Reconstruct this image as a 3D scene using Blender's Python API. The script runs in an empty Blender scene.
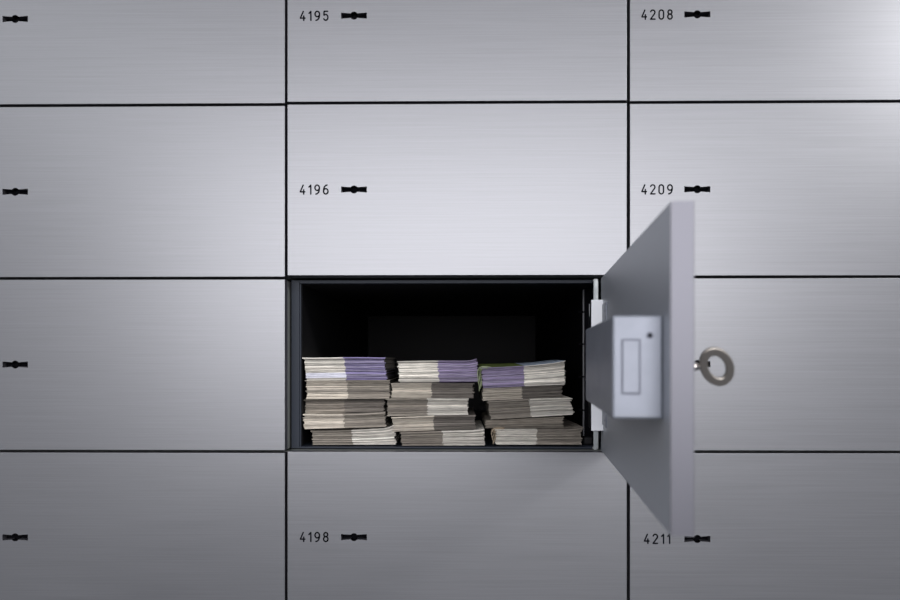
import bpy, bmesh, math, random
from mathutils import Vector, Matrix
K = 0.00082                     # metres per drawing unit (a unit is about 0.8 mm on the wall of boxes)
CAMZ = 1.35                     # height of the camera above the room floor
sc = bpy.context.scene
C = sc.collection
R = math.radians
D = 705.0                       # camera distance from the door fronts, units
PSI = R(0.7)                    # the camera looks a touch to the left

def W(x, y, z):                 # drawing units -> world metres
    return Vector((x*K, y*K, z*K + CAMZ))
def V(x, y, z):
    return Vector((x*K, y*K, z*K))

# ---------------------------------------------------------------- materials
def nmat(name):
    m = bpy.data.materials.new(name); m.use_nodes = True
    nt = m.node_tree; b = nt.nodes['Principled BSDF']
    return m, nt, b
def N(nt, t, **k):
    n = nt.nodes.new(t)
    for a, v in k.items(): setattr(n, a, v)
    return n
def plain(name, col, rough=.6, metal=0., spec=.5, noise=0., nscale=300.):
    m, nt, b = nmat(name)
    b.inputs['Base Color'].default_value = (*col, 1)
    b.inputs['Roughness'].default_value = rough
    b.inputs['Metallic'].default_value = metal
    b.inputs['Specular IOR Level'].default_value = spec
    if noise:
        tc = N(nt, 'ShaderNodeTexCoord'); no = N(nt, 'ShaderNodeTexNoise')
        no.inputs['Scale'].default_value = nscale; no.inputs['Detail'].default_value = 4
        nt.links.new(tc.outputs['Object'], no.inputs['Vector'])
        mr = N(nt, 'ShaderNodeMapRange')
        mr.inputs['To Min'].default_value = 1-noise; mr.inputs['To Max'].default_value = 1+noise
        nt.links.new(no.outputs['Fac'], mr.inputs['Value'])
        mx = N(nt, 'ShaderNodeVectorMath', operation='SCALE')
        mx.inputs[0].default_value = col
        nt.links.new(mr.outputs[0], mx.inputs['Scale'])
        nt.links.new(mx.outputs[0], b.inputs['Base Color'])
    return m
def brushed(name, col, rough, aniso, streak=.05, metal=1.):
    """horizontally brushed sheet metal"""
    m, nt, b = nmat(name)
    tc = N(nt, 'ShaderNodeTexCoord'); oi = N(nt, 'ShaderNodeObjectInfo')
    add = N(nt, 'ShaderNodeVectorMath', operation='MULTIPLY_ADD')
    sc1 = N(nt, 'ShaderNodeVectorMath', operation='SCALE'); sc1.inputs[0].default_value = (1, 1, 1)
    nt.links.new(oi.outputs['Random'], sc1.inputs['Scale'])
    add.inputs[1].default_value = (10, 800, 1150)
    nt.links.new(tc.outputs['Object'], add.inputs[0])
    off = N(nt, 'ShaderNodeVectorMath', operation='SCALE'); off.inputs['Scale'].default_value = 173.
    nt.links.new(sc1.outputs[0], off.inputs[0]); nt.links.new(off.outputs[0], add.inputs[2])
    no = N(nt, 'ShaderNodeTexNoise'); no.inputs['Scale'].default_value = 1.; no.inputs['Detail'].default_value = 5
    no.inputs['Roughness'].default_value = .65
    nt.links.new(add.outputs[0], no.inputs['Vector'])
    mr = N(nt, 'ShaderNodeMapRange')
    mr.inputs['From Min'].default_value = .25; mr.inputs['From Max'].default_value = .75
    mr.inputs['To Min'].default_value = 1-streak; mr.inputs['To Max'].default_value = 1+streak
    nt.links.new(no.outputs['Fac'], mr.inputs['Value'])
    mx = N(nt, 'ShaderNodeVectorMath', operation='SCALE'); mx.inputs[0].default_value = col
    nt.links.new(mr.outputs[0], mx.inputs['Scale'])
    nt.links.new(mx.outputs[0], b.inputs['Base Color'])
    r2 = N(nt, 'ShaderNodeMapRange')
    r2.inputs['To Min'].default_value = rough-.06; r2.inputs['To Max'].default_value = rough+.06
    nt.links.new(no.outputs['Fac'], r2.inputs['Value']); nt.links.new(r2.outputs[0], b.inputs['Roughness'])
    b.inputs['Metallic'].default_value = metal
    b.inputs['Anisotropic'].default_value = aniso
    vt = N(nt, 'ShaderNodeVectorTransform', vector_type='VECTOR', convert_from='OBJECT', convert_to='WORLD')
    vt.inputs[0].default_value = (0, 0, 1)
    nt.links.new(vt.outputs[0], b.inputs['Tangent'])
    bp = N(nt, 'ShaderNodeBump'); bp.inputs['Strength'].default_value = .06; bp.inputs['Distance'].default_value = .0002
    nt.links.new(no.outputs['Fac'], bp.inputs['Height']); nt.links.new(bp.outputs[0], b.inputs['Normal'])
    return m
def paper_mat():
    m, nt, b = nmat('banknote_paper')
    at = N(nt, 'ShaderNodeVertexColor', layer_name='tone')
    tc = N(nt, 'ShaderNodeTexCoord')
    mp = N(nt, 'ShaderNodeMapping'); mp.inputs['Scale'].default_value = (130, 130, 3400)
    nt.links.new(tc.outputs['Object'], mp.inputs['Vector'])
    no = N(nt, 'ShaderNodeTexNoise'); no.inputs['Scale'].default_value = 1.; no.inputs['Detail'].default_value = 3
    nt.links.new(mp.outputs[0], no.inputs['Vector'])
    mr = N(nt, 'ShaderNodeMapRange')
    mr.inputs['From Min'].default_value = .3; mr.inputs['From Max'].default_value = .7
    mr.inputs['To Min'].default_value = .62; mr.inputs['To Max'].default_value = 1.15
    nt.links.new(no.outputs['Fac'], mr.inputs['Value'])
    mx = N(nt, 'ShaderNodeVectorMath', operation='SCALE')
    nt.links.new(at.outputs['Color'], mx.inputs[0]); nt.links.new(mr.outputs[0], mx.inputs['Scale'])
    nt.links.new(mx.outputs[0], b.inputs['Base Color'])
    b.inputs['Roughness'].default_value = .85; b.inputs['Specular IOR Level'].default_value = .2
    bp = N(nt, 'ShaderNodeBump'); bp.inputs['Strength'].default_value = .5; bp.inputs['Distance'].default_value = .0004
    nt.links.new(no.outputs['Fac'], bp.inputs['Height']); nt.links.new(bp.outputs[0], b.inputs['Normal'])
    return m

M = {}
M['door'] = brushed('brushed_aluminium', (.203, .206, .220), .37, .0, .09, .68)
M['cut'] = brushed('milled_aluminium_edge', (.13, .13, .15), .42, .0, .03, .75)
M['inner'] = brushed('satin_grey_sheet', (.37, .39, .43), .5, .2, .02, .6)
M['zinc'] = plain('zinc_plated_steel', (.22, .235, .275), .45, .5, .5, .2, 60)
M['zinc_dark'] = plain('zinc_groove', (.16, .17, .21), .6, .4)
M['body'] = plain('grey_painted_steel', (.17, .18, .175), .55, 0, .4)
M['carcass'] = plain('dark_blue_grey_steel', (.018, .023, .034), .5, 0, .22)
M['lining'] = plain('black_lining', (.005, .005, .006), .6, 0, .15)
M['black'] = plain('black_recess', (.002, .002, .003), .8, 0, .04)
M['ink'] = plain('black_number_ink', (.005, .005, .008), .8, 0, .05)
M['bracket'] = plain('white_coated_steel', (.86, .87, .90), .45, 0, .5)
M['pin'] = plain('bright_steel', (.74, .78, .79), .4, .15)
M['key'] = plain('worn_nickel', (.30, .275, .25), .38, .85, .5, .12, 700)
M['keyshine'] = plain('polished_nickel', (.75, .70, .68), .25, 1.)
M['paper'] = paper_mat()

# ---------------------------------------------------------------- helpers
def link(name, me, mats, parent=None, loc=None):
    if not isinstance(mats, (list, tuple)): mats = [mats]
    for m in mats: me.materials.append(m)
    o = bpy.data.objects.new(name, me); C.objects.link(o)
    if parent: o.parent = parent
    if loc is not None: o.location = loc
    return o
def finish(name, bm, mats, parent=None, loc=None, smooth=False):
    bmesh.ops.recalc_face_normals(bm, faces=bm.faces[:])
    for f in bm.faces: f.smooth = smooth
    me = bpy.data.meshes.new(name); bm.to_mesh(me); bm.free()
    return link(name, me, mats, parent, loc)
def box(bm, x0, x1, y0, y1, z0, z1, bev=0, mi=0, seg=2):
    b2 = bmesh.new()
    r = bmesh.ops.create_cube(b2, size=1)
    for v in b2.verts:
        v.co = V(x0+(x1-x0)*(v.co.x+.5), y0+(y1-y0)*(v.co.y+.5), z0+(z1-z0)*(v.co.z+.5))
    if bev: bmesh.ops.bevel(b2, geom=b2.edges[:], offset=bev*K, segments=seg, profile=.5, affect='EDGES')
    for f in b2.faces: f.material_index = mi
    t = bpy.data.meshes.new('t'); b2.to_mesh(t); b2.free(); bm.from_mesh(t); bpy.data.meshes.remove(t)
def cyl(bm, p, axis, r, h, seg=24, mi=0, r2=None, bev=0):
    b2 = bmesh.new()
    bmesh.ops.create_cone(b2, cap_ends=True, segments=seg, radius1=r*K, radius2=(r if r2 is None else r2)*K, depth=h*K)
    if bev: bmesh.ops.bevel(b2, geom=[e for e in b2.edges if len(e.link_faces) == 2 and any(len(f.verts) > 4 for f in e.link_faces)], offset=bev*K, segments=2, affect='EDGES')
    q = Vector((0, 0, 1)).rotation_difference(Vector(axis)).to_matrix().to_4x4()
    b2.transform(Matrix.Translation(V(*p)) @ q)
    for f in b2.faces: f.material_index = mi
    t = bpy.data.meshes.new('t'); b2.to_mesh(t); b2.free(); bm.from_mesh(t); bpy.data.meshes.remove(t)
def empty(name, loc, rz=0):
    o = bpy.data.objects.new(name, None); C.objects.link(o)
    o.location = loc; o.rotation_euler = (0, 0, rz); o.empty_display_size = .02
    return o
def tag(o, label, cat, group=None):
    o['label'] = label; o['category'] = cat
    if group: o['group'] = group

# flat sheet in the XZ plane with holes, real thickness and rounded edges
def sheet(loops, y0, y1, bev):
    cu = bpy.data.curves.new('c', 'CURVE'); cu.dimensions = '2D'; cu.fill_mode = 'BOTH'
    for lp in loops:
        s = cu.splines.new('POLY'); s.points.add(len(lp)-1); s.use_cyclic_u = True
        for p, (x, z) in zip(s.points, lp): p.co = (x*K, z*K, 0, 1)
    th = (y1-y0)/2
    cu.extrude = (th-bev)*K; cu.bevel_depth = bev*K; cu.bevel_resolution = 2; cu.offset = -bev*K
    o = bpy.data.objects.new('c', cu); C.objects.link(o)
    dg = bpy.context.evaluated_depsgraph_get()
    me = bpy.data.meshes.new_from_object(o.evaluated_get(dg))
    bpy.data.objects.remove(o); bpy.data.curves.remove(cu)
    me.transform(Matrix.Translation(V(0, (y0+y1)/2, 0)) @ Matrix.Rotation(R(90), 4, 'X'))
    me.materials.clear()
    for p in me.polygons: p.use_smooth = False
    return me
def rect(x0, x1, z0, z1): return [(x0, z0), (x1, z0), (x1, z1), (x0, z1)]
def keyhole_loop(cx, cz, grow=0):
    w, he, hw, r = 12.5+grow, 2.6+grow, 1.85+grow, 3.6+grow
    pts = []
    a0 = math.asin(hw/r)
    pts += [(cx+w, cz-he), (cx+w, cz+he)]
    for i in range(11):
        a = a0+(math.pi-2*a0)*i/10; pts.append((cx+r*math.cos(a), cz+r*math.sin(a)))
    pts += [(cx-w, cz+he), (cx-w, cz-he)]
    for i in range(11):
        a = math.pi+a0+(math.pi-2*a0)*i/10; pts.append((cx+r*math.cos(a), cz+r*math.sin(a)))
    return pts

# ---------------------------------------------------------------- the grid of boxes
PX, PZ = 342., 174.15
ZO = [-.5, .8, 0.]                         # the columns are not hung quite level
XL = [-515., -173., 169.]                  # left border of each column
ZT = [430.95, 256.8, 82.7, -91.45]         # upper border of each row
GAP = 1.3
DW, DH = PX-2*GAP, PZ-2*GAP                # door size
DT = 12.2                                  # door thickness (front sheet and back plate)
KX, KZ = -PX/2+68.2, 0.3                   # keyhole, from the middle of the door

def door_sheet():
    return sheet([rect(-DW/2, DW/2, -DH/2, DH/2), keyhole_loop(KX, KZ)[::-1]], 0, 11.9, .4)
door_mesh = door_sheet(); door_mesh.materials.append(M['door']); door_mesh.materials.append(M['cut']); door_mesh.materials.append(M['black'])
for p in door_mesh.polygons:
    c_ = p.center/K
    if abs(c_.x-KX) < 15 and abs(c_.z-KZ) < 6 and p.area < 30*K*K and abs(p.normal.y) < .99: p.material_index = 2   # keyhole rim coloured black, painted shade in place of a lit edge
    elif abs(p.normal.y) < .5: p.material_index = 1
bp = bmesh.new(); box(bp, -DW/2+.5, DW/2-.5, 11.6, DT, -DH/2+.5, DH/2-.5, .1)
back_mesh = bpy.data.meshes.new('back_plate'); bp.to_mesh(back_mesh); bp.free(); back_mesh.materials.append(M['inner']); back_mesh.materials.append(M['cut'])
for p in back_mesh.polygons:
    if abs(p.normal.y) < .5: p.material_index = 1
kb = bmesh.new()                           # lock face at the bottom of the keyhole with the raised warded core
box(kb, KX-14, KX+14, 5.9, 7.5, KZ-4.6, KZ+4.6, .2)
cyl(kb, (KX, 5.4, KZ), (0, 1, 0), 2.6, 1.6, 20)
cyl(kb, (KX, 4.6, KZ), (0, 1, 0), 1.1, 1.6, 14)
keyhole_mesh = bpy.data.meshes.new('keyhole'); kb.to_mesh(keyhole_mesh); kb.free(); keyhole_mesh.materials.append(M['black'])

# sheet-metal shell of a closed box
def shell(bm, x0, x1, z0, z1, y0, y1, tx, tz):
    box(bm, x0, x0+tx, y0, y1, z0, z1); box(bm, x1-tx, x1, y0, y1, z0, z1)
    box(bm, x0+tx, x1-tx, y0, y1, z0, z0+tz); box(bm, x0+tx, x1-tx, y0, y1, z1-tz, z1)
    box(bm, x0+tx, x1-tx, y1-3, y1, z0+tz, z1-tz)
DEPTH = 560.
sb = bmesh.new(); shell(sb, -DW/2, DW/2, -DH/2, DH/2, DT+.8, DEPTH, 9, 3.2)
shell_mesh = bpy.data.meshes.new('box_shell'); sb.to_mesh(shell_mesh); sb.free(); shell_mesh.materials.append(M['body'])

# ---------------------------------------------------------------- engraved numbers
def arc(cx, cz, rx, rz, a0, a1, n=17):
    return [(cx+rx*math.cos(R(a0+(a1-a0)*i/n)), cz+rz*math.sin(R(a0+(a1-a0)*i/n))) for i in range(n+1)]
# strokes on a 4.6 x 9 field (stroke centres), DIN-like lettering
G = {
 '0': (4.4, [arc(2.2, 6.6, 2.2, 2.4, 0, 180) + arc(2.2, 2.4, 2.2, 2.4, 180, 360) + [(4.4, 6.6)]]),
 '1': (1.9, [[(0, 7.0), (1.9, 9), (1.9, 0)]]),
 '2': (4.3, [arc(2.15, 6.8, 2.15, 2.2, 165, -25) + [(3.6, 5.0), (0, 0), (4.4, 0)]]),
 '4': (4.5, [[(2.9, 9), (0, 2.3), (4.6, 2.3)], [(3.4, 4.4), (3.4, 0)]]),
 '5': (4.3, [[(4.1, 9), (.5, 9), (.3, 5.2)] + arc(2.1, 2.9, 2.2, 2.9, 128, -150)]),
 '6': (4.5, [arc(2.25, 2.7, 2.25, 2.7, 90, 450, 20), [(.05, 3.1), (.15, 5.2), (.9, 7.4), (2.3, 8.7), (3.6, 9.0)]]),
 '7': (4.3, [[(0, 9), (4.3, 9), (1.4, 0)]]),
 '8': (4.4, [arc(2.2, 2.45, 2.2, 2.45, 90, 450, 20), arc(2.2, 6.95, 1.95, 2.05, -90, 270, 20)]),
 '9': (4.5, [arc(2.25, 6.3, 2.25, 2.7, -90, 270, 20), [(4.45, 5.9), (4.35, 3.8), (3.6, 1.6), (2.2, .3), (.9, 0)]]),
}
def number_mesh(txt, cx, cz, hw=.72):
    bm = bmesh.new(); gap = 4.15
    tot = sum(G[c][0] for c in txt)+gap*(len(txt)-1)
    x = cx-tot/2; Y = -.12
    def poly(pts):
        front = [bm.verts.new(V(p[0], Y, p[1])) for p in pts]; back = [bm.verts.new(V(p[0], .05, p[1])) for p in pts]
        bm.faces.new(front)
        for i in range(len(pts)):
            j = (i+1) % len(pts); bm.faces.new((front[i], back[i], back[j], front[j]))
    for c in txt:
        w, strokes = G[c]
        for st in strokes:
            P = [Vector((x+a, cz-4.5+b)) for a, b in st]
            for i, p in enumerate(P):
                poly([(p.x+hw*math.cos(k*math.pi/4), p.y+hw*math.sin(k*math.pi/4)) for k in range(8)])
                if i+1 < len(P):
                    d = (P[i+1]-p)
                    if d.length < 1e-6: continue
                    n = Vector((-d.y, d.x)).normalized()*hw
                    poly([(p+n)[:], (P[i+1]+n)[:], (P[i+1]-n)[:], (p-n)[:]])
        x += w+gap
    bmesh.ops.recalc_face_normals(bm, faces=bm.faces[:])
    me = bpy.data.meshes.new('box_number'); bm.to_mesh(me); bm.free(); me.materials.append(M['ink'])
    return me

def child(name, me, parent):
    o = bpy.data.objects.new(name, me); C.objects.link(o); o.parent = parent
    return o

cells = {}
labels = {
 (0, 0): 'brushed metal safe deposit box at left edge of the top row, left of box 4195',
 (0, 1): 'brushed metal safe deposit box at left edge of the second row, left of box 4196',
 (0, 2): 'brushed metal safe deposit box directly left of the open box of banknotes',
 (0, 3): 'brushed metal safe deposit box at left edge of the bottom row, left of box 4198',
 (1, 0): 'closed brushed metal safe deposit box numbered 4195 in the top row',
 (1, 1): 'closed brushed metal safe deposit box numbered 4196 directly above the open box',
 (1, 3): 'closed brushed metal safe deposit box numbered 4198 directly under the open box',
 (2, 0): 'closed brushed metal safe deposit box numbered 4208 in the top row',
 (2, 1): 'closed brushed metal safe deposit box numbered 4209 above and behind the open door',
 (2, 2): 'closed brushed metal safe deposit box right of the open door, behind the key ring',
 (2, 3): 'closed brushed metal safe deposit box numbered 4211 below the open door',
}
nums = {(1, 0): '4195', (1, 1): '4196', (1, 3): '4198', (2, 0): '4208', (2, 1): '4209', (2, 2): '4210', (2, 3): '4211'}
for (c, r), lab in labels.items():
    cx, cz = XL[c]+PX/2, ZT[r]-PZ/2+ZO[c]
    t = empty('safe_deposit_box', W(cx+(.5 if c == 2 else 0), 0, cz)); tag(t, lab, 'safe deposit box', 'safe deposit boxes set in a grid')
    child('box_shell', shell_mesh, t)
    d = child('door', door_mesh, t)
    child('back_plate', back_mesh, d)
    child('keyhole', keyhole_mesh, d)
    if (c, r) in nums:
        child('box_number', number_mesh(nums[(c, r)], KX-40.0, KZ), d)

# ---------------------------------------------------------------- the open box
OX, OZ = XL[1]+PX/2, ZT[2]-PZ/2            # -2, -4.4
ob = empty('safe_deposit_box', W(OX, 0, OZ))
tag(ob, 'open safe deposit box with dark inside and door swung out to the right', 'safe deposit box', 'safe deposit boxes set in a grid')
FY = 19.
xl, xr, zb, zt = -172.3-OX, 168.-OX, -90.9-OZ, 82.2-OZ       # outer
il, ir, ib, it = -162.8-OX, 137.-OX, -89.1-OZ, 78.8-OZ       # inner
NY = 74.
bm = bmesh.new()
box(bm, xl, il-1.2, FY, DEPTH, zb, zt, .3)                   # left upright with the flange
box(bm, il-1.2, il, FY+2, DEPTH, ib, it)                     # left side of the liner
box(bm, il-1.2, xr, FY, DEPTH, zb, ib, .3)                   # floor
box(bm, il-1.2, ir+1, FY, FY+6, it, zt, .3)                  # upper front lip
box(bm, il-1.2, xr, FY+6, DEPTH, it+.6, zt)                  # roof
box(bm, il-1.2, xr, DEPTH-4, DEPTH, ib, it+.6)               # back
box(bm, xr-3, xr, FY, DEPTH, ib, it+.6)                      # outer right wall beside the hinge recess
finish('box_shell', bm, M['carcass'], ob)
# lining sheets: black inside faces
bm = bmesh.new()
box(bm, il, il+.6, FY+5, DEPTH-5, ib+.6, it)                 # left
box(bm, il+.6, xr-3.4, DEPTH-5, DEPTH-4.2, ib+.6, it)        # back
box(bm, il+.6, xr-3.4, FY+8, DEPTH-5, it-.2, it+.4)          # ceiling
box(bm, il+.6, ir, FY+70, DEPTH-5, ib+.02, ib+.15)            # floor behind the notes
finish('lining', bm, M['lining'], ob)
bm = bmesh.new()                                             # right partition: returns at the hinge recess, with tab slots on its front edge
zs = [it, 48.6-OZ+4.4-4.4+2, 16.-OZ, -18.-OZ, -52.5-OZ, ib]
zsl = [it, 53.-OZ, 17.5-OZ, -18.5-OZ, -55.5-OZ, ib]
for a, b in zip(zsl[:-1], zsl[1:]):
    box(bm, ir, ir+1.6, NY, NY+4, b+.9, a-.9, .3)            # folded edge between the slots
finish('partition_edge', bm, plain('partition_edge_grey', (.07, .07, .08), .5), ob)
bm = bmesh.new()
box(bm, ir, xr-3, NY+4, DEPTH-5, ib+.1, it-.3)
box(bm, ir+2.2, xr-3, NY+.5, NY+4, ib+.1, it-.3)
box(bm, xr-3.6, xr-3, FY+1, NY+4, ib+.1, it-.3)
for z in zsl[1:-1]: box(bm, ir-4.5, ir, NY+1, NY+5, z-.9, z+.9)   # little black tabs
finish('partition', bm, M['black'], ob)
# small black bump stop on the floor beside the hinge
bm = bmesh.new(); box(bm, 141-OX-11, 141-OX-1, 30, 44, ib+.1, ib+9, 2.5, 0, 3); finish('bump_stop', bm, M['lining'], ob)
bm = bmesh.new(); cyl(bm, (138.6-OX, 9, (zt+zb)/2+.3), (0, 0, 1), 2.4, zt-zb-1.6, 20, 0, None, .4)

box(bm, 140.5-OX, 142.6-OX, 9, 11, zb+.3, zt-.3)
box(bm, 137-OX, 140-OX, 9, FY+2, zb+.3, zb+2); box(bm, 140.5-OX, 142.6-OX, 9, 11, zb+.3, zt-.3)
box(bm, 137-OX, 140-OX, 9, FY+2, zt-2, zt-.3)
hp = finish('hinge_pin', bm, M['pin'], ob, smooth=True)
for p in hp.data.polygons: p.use_smooth = len(p.vertices) == 4

# the door: same sheet, swung out about 85 degrees.  u = distance from hinge edge, v = towards the inside face
HX, HY = 141.3, -4.
# door mesh is centred, hinge edge at x=+DW/2, inner face at y=+DT
ang = R(90-5.55)
# local point (DW/2, DT) must land on (HX, HY)
rot = Matrix.Rotation(ang, 3, 'Z')
off = rot @ Vector((DW/2, DT, 0))
d = bpy.data.objects.new('door', door_mesh); C.objects.link(d); d.parent = ob
d.location = V(HX-OX-off.x, HY-off.y, 0); d.rotation_euler = (0, 0, ang)
d['label'] = 'door swung wide open showing its grey inner face'
child('back_plate', back_mesh, d); child('keyhole', keyhole_mesh, d)
child('box_number', number_mesh('4197', KX-40, KZ), d)
def ux(u): return DW/2-u
# lock case on the inner face (x decreasing with u, y increasing towards inside)
bm = bmesh.new()
x0, x1 = ux(321), ux(145); y0 = DT; y1 = DT+26.8; zc = .5
box(bm, x0, x1, y0, y1, zc-28.2, zc+28.2, 1.4, 0, 3)
box(bm, x0+1.5, x1-1.5, y0, y0+1.2, zc-26, zc+26, 0, 0)
# bolt in the end face, with the dark slot round it
ya, yb, za, zb2 = DT+11.7, DT+22.3, zc-15., zc+15.4
box(bm, x0-.10, x0+2, ya, yb, za, zb2, 0, 1)
box(bm, x0-.9, x0+4, ya+1, yb-.9, za+1, zb2-.9, .3, 0)
cyl(bm, (x0, DT+7.0, zc+17.2), (1, 0, 0), 1.9, .5, 18, 1)
cyl(bm, (x0-.1, DT+7.0, zc+17.2), (1, 0, 0), 1.1, .5, 14, 2)
finish('lock_case', bm, [M['zinc'], M['zinc_dark'], M['black']], d)
# hinge bracket clamped on the inner face near the hinge
bm = bmesh.new()
box(bm, ux(17.5), ux(-20), DT+1.2, DT+11, -63.5, 62, .8, 1, 3)
box(bm, ux(19), ux(17.4), DT, DT+11.2, -64, 62.6, .4, 0)
box(bm, ux(52), ux(17.4), DT, DT+1.0, -58, 58, .4, 2)
for z in (52, -50): cyl(bm, (ux(42), DT+.9, z), (0, 1, 0), 3, .8, 16, 2, None, .2)
box(bm, ux(-2), ux(-4), DT+11, DT+11.2, 48, 60, 0, 0)
hb = finish('hinge_bracket', bm, [M['bracket'], M['lining'], M['zinc']], d)
hb['label'] = 'white hinge bracket'

# ---------------------------------------------------------------- key in the open door
Md = Matrix.Translation(ob.location) @ Matrix.Translation(d.location) @ Matrix.Rotation(ang, 4, 'Z')
kp = Md @ V(KX, 0, KZ)
key = empty('key', kp, ang)                # local -y points out of the door's front
tag(key, 'nickel key with a round ring bow sticking out of the open door', 'key')
bm = bmesh.new(); cyl(bm, (0, -7, 0), (0, 1, 0), 1.9, 23, 24, 0, None, .3)
cyl(bm, (0, -15.2, 0), (0, 1, 0), 2.7, 3.2, 24, 0, None, .6)
sh = finish('shaft', bm, M['keyshine'], key)
for p in sh.data.polygons: p.use_smooth = len(p.vertices) == 4
bm = bmesh.new()                           # flat oval ring bow, in the plane of the key's blade
RO, RI, TH = (9.5, 13.3), (4.7, 8.0), 1.3
prof = [(0, -TH+.4), (.12, -TH), (.88, -TH), (1, -TH+.4), (1, TH-.4), (.88, TH), (.12, TH), (0, TH-.4)]
ns = 56; rings = []
for i in range(ns):
    a = 2*math.pi*i/ns; rg = []
    for f, t in prof:
        ra, rb = RI[0]+(RO[0]-RI[0])*f, RI[1]+(RO[1]-RI[1])*f
        rg.append(bm.verts.new(V(t, ra*math.cos(a), rb*math.sin(a))))
    rings.append(rg)
for i in range(ns):
    A, B = rings[i], rings[(i+1) % ns]
    for j in range(8): bm.faces.new((A[j], A[(j+1) % 8], B[(j+1) % 8], B[j]))
bow = finish('bow', bm, M['key'], key)
BOW_TILT = R(-24)
bow.rotation_euler = (R(-28), BOW_TILT, 0); bow.location = V(0, -28.2, .1)
bow['label'] = 'round ring-shaped bow of worn dull nickel'
bm = bmesh.new(); box(bm, -1, 1, 14, 20, -6, -1, .3); finish('bit', bm, M['key'], key)

# ---------------------------------------------------------------- banknotes
rnd = random.Random(7)
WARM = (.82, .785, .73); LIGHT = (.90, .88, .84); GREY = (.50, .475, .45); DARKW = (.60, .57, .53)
PURP = (.52, .485, .64); LAV = (.58, .53, .66); WHITE = (.86, .86, .90)
def unx(px, depth):
    u = (px-450)/D; d0, d1 = math.cos(PSI)*u-math.sin(PSI), math.cos(PSI)+math.sin(PSI)*u
    return d0/d1*(D+depth)
def unz(px, py, depth):
    u = (px-450)/D; d1 = math.cos(PSI)+math.sin(PSI)*u
    return (360-py)/D/d1*(D+depth)
def bundle(xL, xR, tL, bL, tR, bR, dep, split, cl, cr, shear, label, bow_=0., tip=0., white=None, curlL=0., gradL=0, topcol=None, seed=0, n=None, rise=0., curlcol=None):
    """x and height readings of the front end of one bundle; built as loose leaves of note paper"""
    rn = random.Random(seed)
    X0, X1 = unx(xL, dep), unx(xR, dep)
    ZbL, ZbR = unz(xL, bL, dep), unz(xR, bR, dep); ZtL, ZtR = unz(xL, tL, dep), unz(xR, tR, dep)
    XS = unx(split, dep)
    cx = (X0+X1)/2; base = min(ZbL, ZbR)
    H = ((ZtL-ZbL)+(ZtR-ZbR))/2
    n = n or max(6, int(H/.95))
    ts = [rn.uniform(.7, 1.3) for _ in range(n)]; s = sum(ts); ts = [t/s for t in ts]
    bm = bmesh.new(); col = bm.loops.layers.color.new('tone')
    L = 120.; nx = 14; acc = 0.
    sh0 = 0.
    for i, t in enumerate(ts):
        f0, f1 = acc, acc+t*.88; acc += t
        fm = (f0+f1)/2
        jx0 = rn.uniform(-.9, .9); jx1 = rn.uniform(-.9, .9); wp = rn.uniform(0, 6.28); wa = rn.uniform(0, .22)*min(1, i); jy = rn.uniform(-1.3, 1.3)
        if rn.random() < .15: jx1 += rn.uniform(-.2, 1.2); jy -= .6
        sx = shear*(1-fm)
        x0, x1 = X0+sx+jx0, X1+sx+jx1
        k = rn.uniform(.72, 1.08); kk = rn.uniform(.9, 1.08)
        c1 = [c*k for c in cl]; c2 = [c*k*kk for c in cr]
        if white and white[0] <= fm <= white[1]: c1 = list(WHITE)
        spl = XS+sx*.8+rn.uniform(-.9, .9)
        top = (i == n-1)
        if cr in (PURP, LAV) or cl in (PURP, LAV):      # some leaves show more of the purple print than others
            m_ = rn.choice((0, 0, .15, .35, .6))
            if cr in (PURP, LAV): c2 = [a*(1-m_)+b*m_ for a, b in zip(c2, (.62, .60, .66))]
            else: c1 = [a*(1-m_)+b*m_ for a, b in zip(c1, (.62, .60, .66))]
        jy += 3.0*fm                                     # lower leaves stand a little further forward
        if i == n-1: jy = -2.2; x0 -= .5; x1 += .8      # the top leaf overhangs
        xs = sorted([x0+(x1-x0)*j/nx for j in range(nx+1)]+[spl])
        cols = []
        for y in (dep+jy, dep+jy+4, dep+jy+40, dep+L+rn.uniform(-2, 2)):
            row = []
            for x in xs:
                q = (x-X0)/(X1-X0)
                zb_ = ZbL+(ZbR-ZbL)*q; zt_ = ZtL+(ZtR-ZtL)*q
                sag = bow_*4*q*(1-q)*fm
                lift = tip*max(0, (q-.86)/.14)**2*(fm**1.5)*(1 if y < dep+60 else .3)+rise*max(0, y-dep)/L*fm*(.35+.65*(1-q)+.0)
                sag += wa*math.sin(q*7+wp)
                z0_ = zb_+(zt_-zb_)*f0+sag+lift; z1_ = zb_+(zt_-zb_)*f1+sag+lift
                row.append((x, y, z0_, z1_))
            cols.append(row)
        vb = [[bm.verts.new(V(p[0]-cx, p[1], p[2]-base)) for p in r] for r in cols]
        vt = [[bm.verts.new(V(p[0]-cx, p[1], p[3]-base)) for p in r] for r in cols]
        def face(vs, c):
            f = bm.faces.new(vs)
            for l in f.loops: l[col] = (*c, 1)
        m = len(xs)-1
        for j in range(m):
            xm = (xs[j]+xs[j+1])/2; c = c1 if xm < spl else c2
            face((vb[0][j], vb[0][j+1], vt[0][j+1], vt[0][j]), c)
            face((vb[3][j+1], vb[3][j], vt[3][j], vt[3][j+1]), c)
            ct = c
            if top and topcol: ct = topcol[0] if xm < spl else topcol[1]
            for a in range(3):
                face((vt[a][j], vt[a][j+1], vt[a+1][j+1], vt[a+1][j]), ct)
                face((vb[a+1][j], vb[a+1][j+1], vb[a][j+1], vb[a][j]), c)
        for a in range(3):  # sides of the leaves coloured dark, painted shade between the stacks
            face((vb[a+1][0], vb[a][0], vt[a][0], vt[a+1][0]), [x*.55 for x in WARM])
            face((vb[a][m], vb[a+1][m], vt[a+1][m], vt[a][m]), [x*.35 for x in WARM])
    me = bpy.data.meshes.new('banknote_bundle'); bm.to_mesh(me); bm.free()
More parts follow.
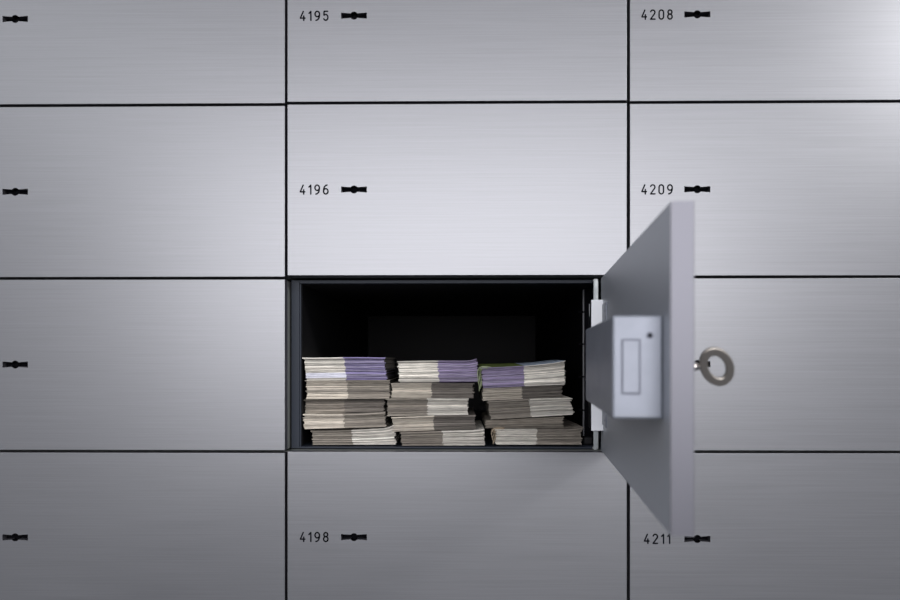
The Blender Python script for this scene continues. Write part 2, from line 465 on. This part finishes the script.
    o = link('banknote_bundle', me, M['paper'], None, W(cx, 0, base))
    if curlL:                              # outer note folded down round the left end
        bm = bmesh.new(); col = bm.loops.layers.color.new('tone')
        hL = ZtL-ZbL; drop = hL*curlL; prev = None
        pr = [(9, .8), (4, 1.4), (0, 1.2), (-2.6, .1), (-4.2, -2.2), (-4.6, -5), (-3.8, -drop*.6), (-2.6, -drop*.85), (-2.9, -drop)]
        for lf in range(3):
          prev = None
          for px_, pz_ in pr:
            q_ = 1-.22*lf
            r_ = [bm.verts.new(V(X0+px_*q_-cx+.15*a+lf*.5, dep-2.2+lf*.7+a*8-(.6 if a == 0 else 0), ZtL+(pz_-lf*.9 if pz_ > -3 else pz_+lf*2.4)-base)) for a in range(5)]
            if prev:
                for a in range(4):
                    f = bm.faces.new((prev[a], prev[a+1], r_[a+1], r_[a]))
                    for l in f.loops: l[col] = (*(curlcol or LIGHT), 1)
            prev = r_
        cn = finish('folded_note', bm, M['paper'], o, smooth=True)
        sm = cn.modifiers.new('thickness', 'SOLIDIFY'); sm.thickness = .7*K; sm.offset = 0
    tag(o, label, 'banknotes', 'bundles of banknotes stacked in the open box')
    return o
B = bundle
# left stack, top to bottom
B(303.4, 384.0, 357.4, 380.2, 357.2, 379.8, 23, 344, LIGHT, PURP, 3.0, 'banknote bundle with purple right half, top of the left stack', white=(.1, .35), seed=1, n=22)
B(306, 389.2, 380.4, 399.2, 380.2, 398.6, 22, 347, WARM, DARKW, .8, 'plain beige banknote bundle right below the purple one in the left stack', seed=2)
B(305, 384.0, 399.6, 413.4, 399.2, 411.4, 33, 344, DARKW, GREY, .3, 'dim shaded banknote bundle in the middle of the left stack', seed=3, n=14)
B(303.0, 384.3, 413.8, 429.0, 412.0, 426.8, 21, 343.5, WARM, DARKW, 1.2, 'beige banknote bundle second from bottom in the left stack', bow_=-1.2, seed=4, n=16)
B(311, 393.5, 430.6, 444.9, 427.6, 444.6, 25, 351, DARKW, LIGHT, 2.6, 'banknote bundle at bottom of the left stack, its right corner curling up', tip=2.6, bow_=-.6, seed=5, n=16)
# middle stack
B(397.5, 476.6, 361.2, 382.4, 360.8, 381.8, 23, 437.5, LIGHT, LAV, 2.0, 'banknote bundle with lavender right half, top of the middle stack', tip=2.4, bow_=.5, seed=6, n=22)
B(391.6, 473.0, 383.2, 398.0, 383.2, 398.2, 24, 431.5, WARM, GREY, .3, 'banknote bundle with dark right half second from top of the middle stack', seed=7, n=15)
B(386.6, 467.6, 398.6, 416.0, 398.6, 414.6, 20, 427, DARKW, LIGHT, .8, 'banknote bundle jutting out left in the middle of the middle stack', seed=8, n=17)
B(392.4, 474.8, 417.0, 431.8, 415.2, 429.0, 23, 433.5, WARM, GREY, .5, 'banknote bundle second from bottom of the middle stack', bow_=.6, seed=9, n=15)
B(400.5, 483.6, 432.2, 445.6, 429.6, 445.3, 21, 442, DARKW, LIGHT, 1.4, 'banknote bundle at bottom of the middle stack', tip=1.0, seed=10, n=15)
# right stack
B(482.0, 564.4, 367.8, 388.0, 361.6, 384.4, 22, 524, LAV, LIGHT, 1.0, 'banknote bundle with purple left half and green-tinted top, top of the right stack', bow_=-1.0, tip=.8,
  topcol=((.40, .46, .22), (.66, .72, .80)), seed=11, n=22, rise=3.2, curlL=1.15, curlcol=(.60, .64, .50))
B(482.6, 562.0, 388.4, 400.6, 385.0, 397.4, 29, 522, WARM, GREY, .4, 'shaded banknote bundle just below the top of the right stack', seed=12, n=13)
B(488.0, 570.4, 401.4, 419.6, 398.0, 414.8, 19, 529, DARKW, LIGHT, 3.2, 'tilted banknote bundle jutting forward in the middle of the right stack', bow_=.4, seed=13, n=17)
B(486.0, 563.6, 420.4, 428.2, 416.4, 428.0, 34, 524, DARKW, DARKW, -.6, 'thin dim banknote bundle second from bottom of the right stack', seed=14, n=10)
B(496.0, 581.8, 429.2, 444.6, 429.0, 444.8, 24, 537, LIGHT, DARKW, -.6, 'banknote bundle at bottom of the right stack, its left side rounded', tip=1.6, curlL=.95, curlcol=(.66, .60, .52), seed=15, n=17)

# ---------------------------------------------------------------- setting
bm = bmesh.new(); box(bm, -560, 556, DEPTH+1, DEPTH+30, -300, 460)
wb = finish('wall_back', bm, M['body']); wb.location = W(0, 0, 0); wb['kind'] = 'structure'
M['floor'] = plain('grey_floor', (.05, .058, .075), .5, 0, .4, .08, 3)
bm = bmesh.new(); box(bm, -560, 556, 0, DEPTH, -CAMZ/K, ZT[3]-PZ-3); fl = finish('wall_base', bm, M['body']); fl.location = W(0, 0, 0); fl['kind'] = 'structure'
bm = bmesh.new(); box(bm, -3500, 3500, -4500, 800, -CAMZ/K-60, -CAMZ/K); fl = finish('floor', bm, M['floor']); fl.location = W(0, 0, 0); fl['kind'] = 'structure'

# ---------------------------------------------------------------- light
def area(name, loc, target, sx, sy, power, col):
    l = bpy.data.lights.new(name, 'AREA'); l.shape = 'RECTANGLE'; l.size = sx; l.size_y = sy
    l.energy = power; l.color = col
    o = bpy.data.objects.new(name, l); C.objects.link(o); o.location = loc
    o.rotation_euler = (Vector(target)-Vector(loc)).to_track_quat('-Z', 'Y').to_euler()
    return o
tgt = (0, 0, CAMZ)
area('room_light', (.0, -2.6, CAMZ+.44), tgt, 2.5, 1.15, 57, (1, .985, 1))
area('ceiling_or_fill_light', (1.85, -1.5, CAMZ+1.16), tgt, .28, .28, 27, (1, .99, .98))
area('ceiling_or_fill_light', (-1.5, -1.7, CAMZ+1.0), tgt, 1.0, .6, 3, (.97, .99, 1))  # weak fill light added at upper left to brighten the left doors
w = bpy.data.worlds.new('world'); sc.world = w; w.use_nodes = True
nt = w.node_tree; bg = nt.nodes['Background']
tc = N(nt, 'ShaderNodeTexCoord'); sp = N(nt, 'ShaderNodeSeparateXYZ'); cr = N(nt, 'ShaderNodeValToRGB')
nt.links.new(tc.outputs['Generated'], sp.inputs[0])
mr = N(nt, 'ShaderNodeMapRange'); mr.inputs['From Min'].default_value = -1
nt.links.new(sp.outputs['Z'], mr.inputs['Value']); nt.links.new(mr.outputs[0], cr.inputs[0])
e = cr.color_ramp.elements
e[0].position = .30; e[0].color = (.03, .042, .065, 1)
e[1].position = .62; e[1].color = (.78, .79, .84, 1)
nt.links.new(cr.outputs[0], bg.inputs['Color']); bg.inputs['Strength'].default_value = .8

# ---------------------------------------------------------------- camera
cam = bpy.data.cameras.new('camera'); co = bpy.data.objects.new('camera', cam); C.objects.link(co)
co.location = (0, -D*K, CAMZ); co.rotation_euler = (R(90), 0, PSI)
cam.sensor_width = 36; cam.lens = 36*D/900; cam.shift_y = 60/900
cam.clip_start = .01
cam.dof.use_dof = True; cam.dof.focus_distance = D*K+.004; cam.dof.aperture_fstop = 7.5
sc.camera = co
sc.view_settings.view_transform = 'Standard'; sc.view_settings.look = 'None'
sc.view_settings.gamma = 1; sc.view_settings.use_curve_mapping = False
sc.view_settings.exposure = 0
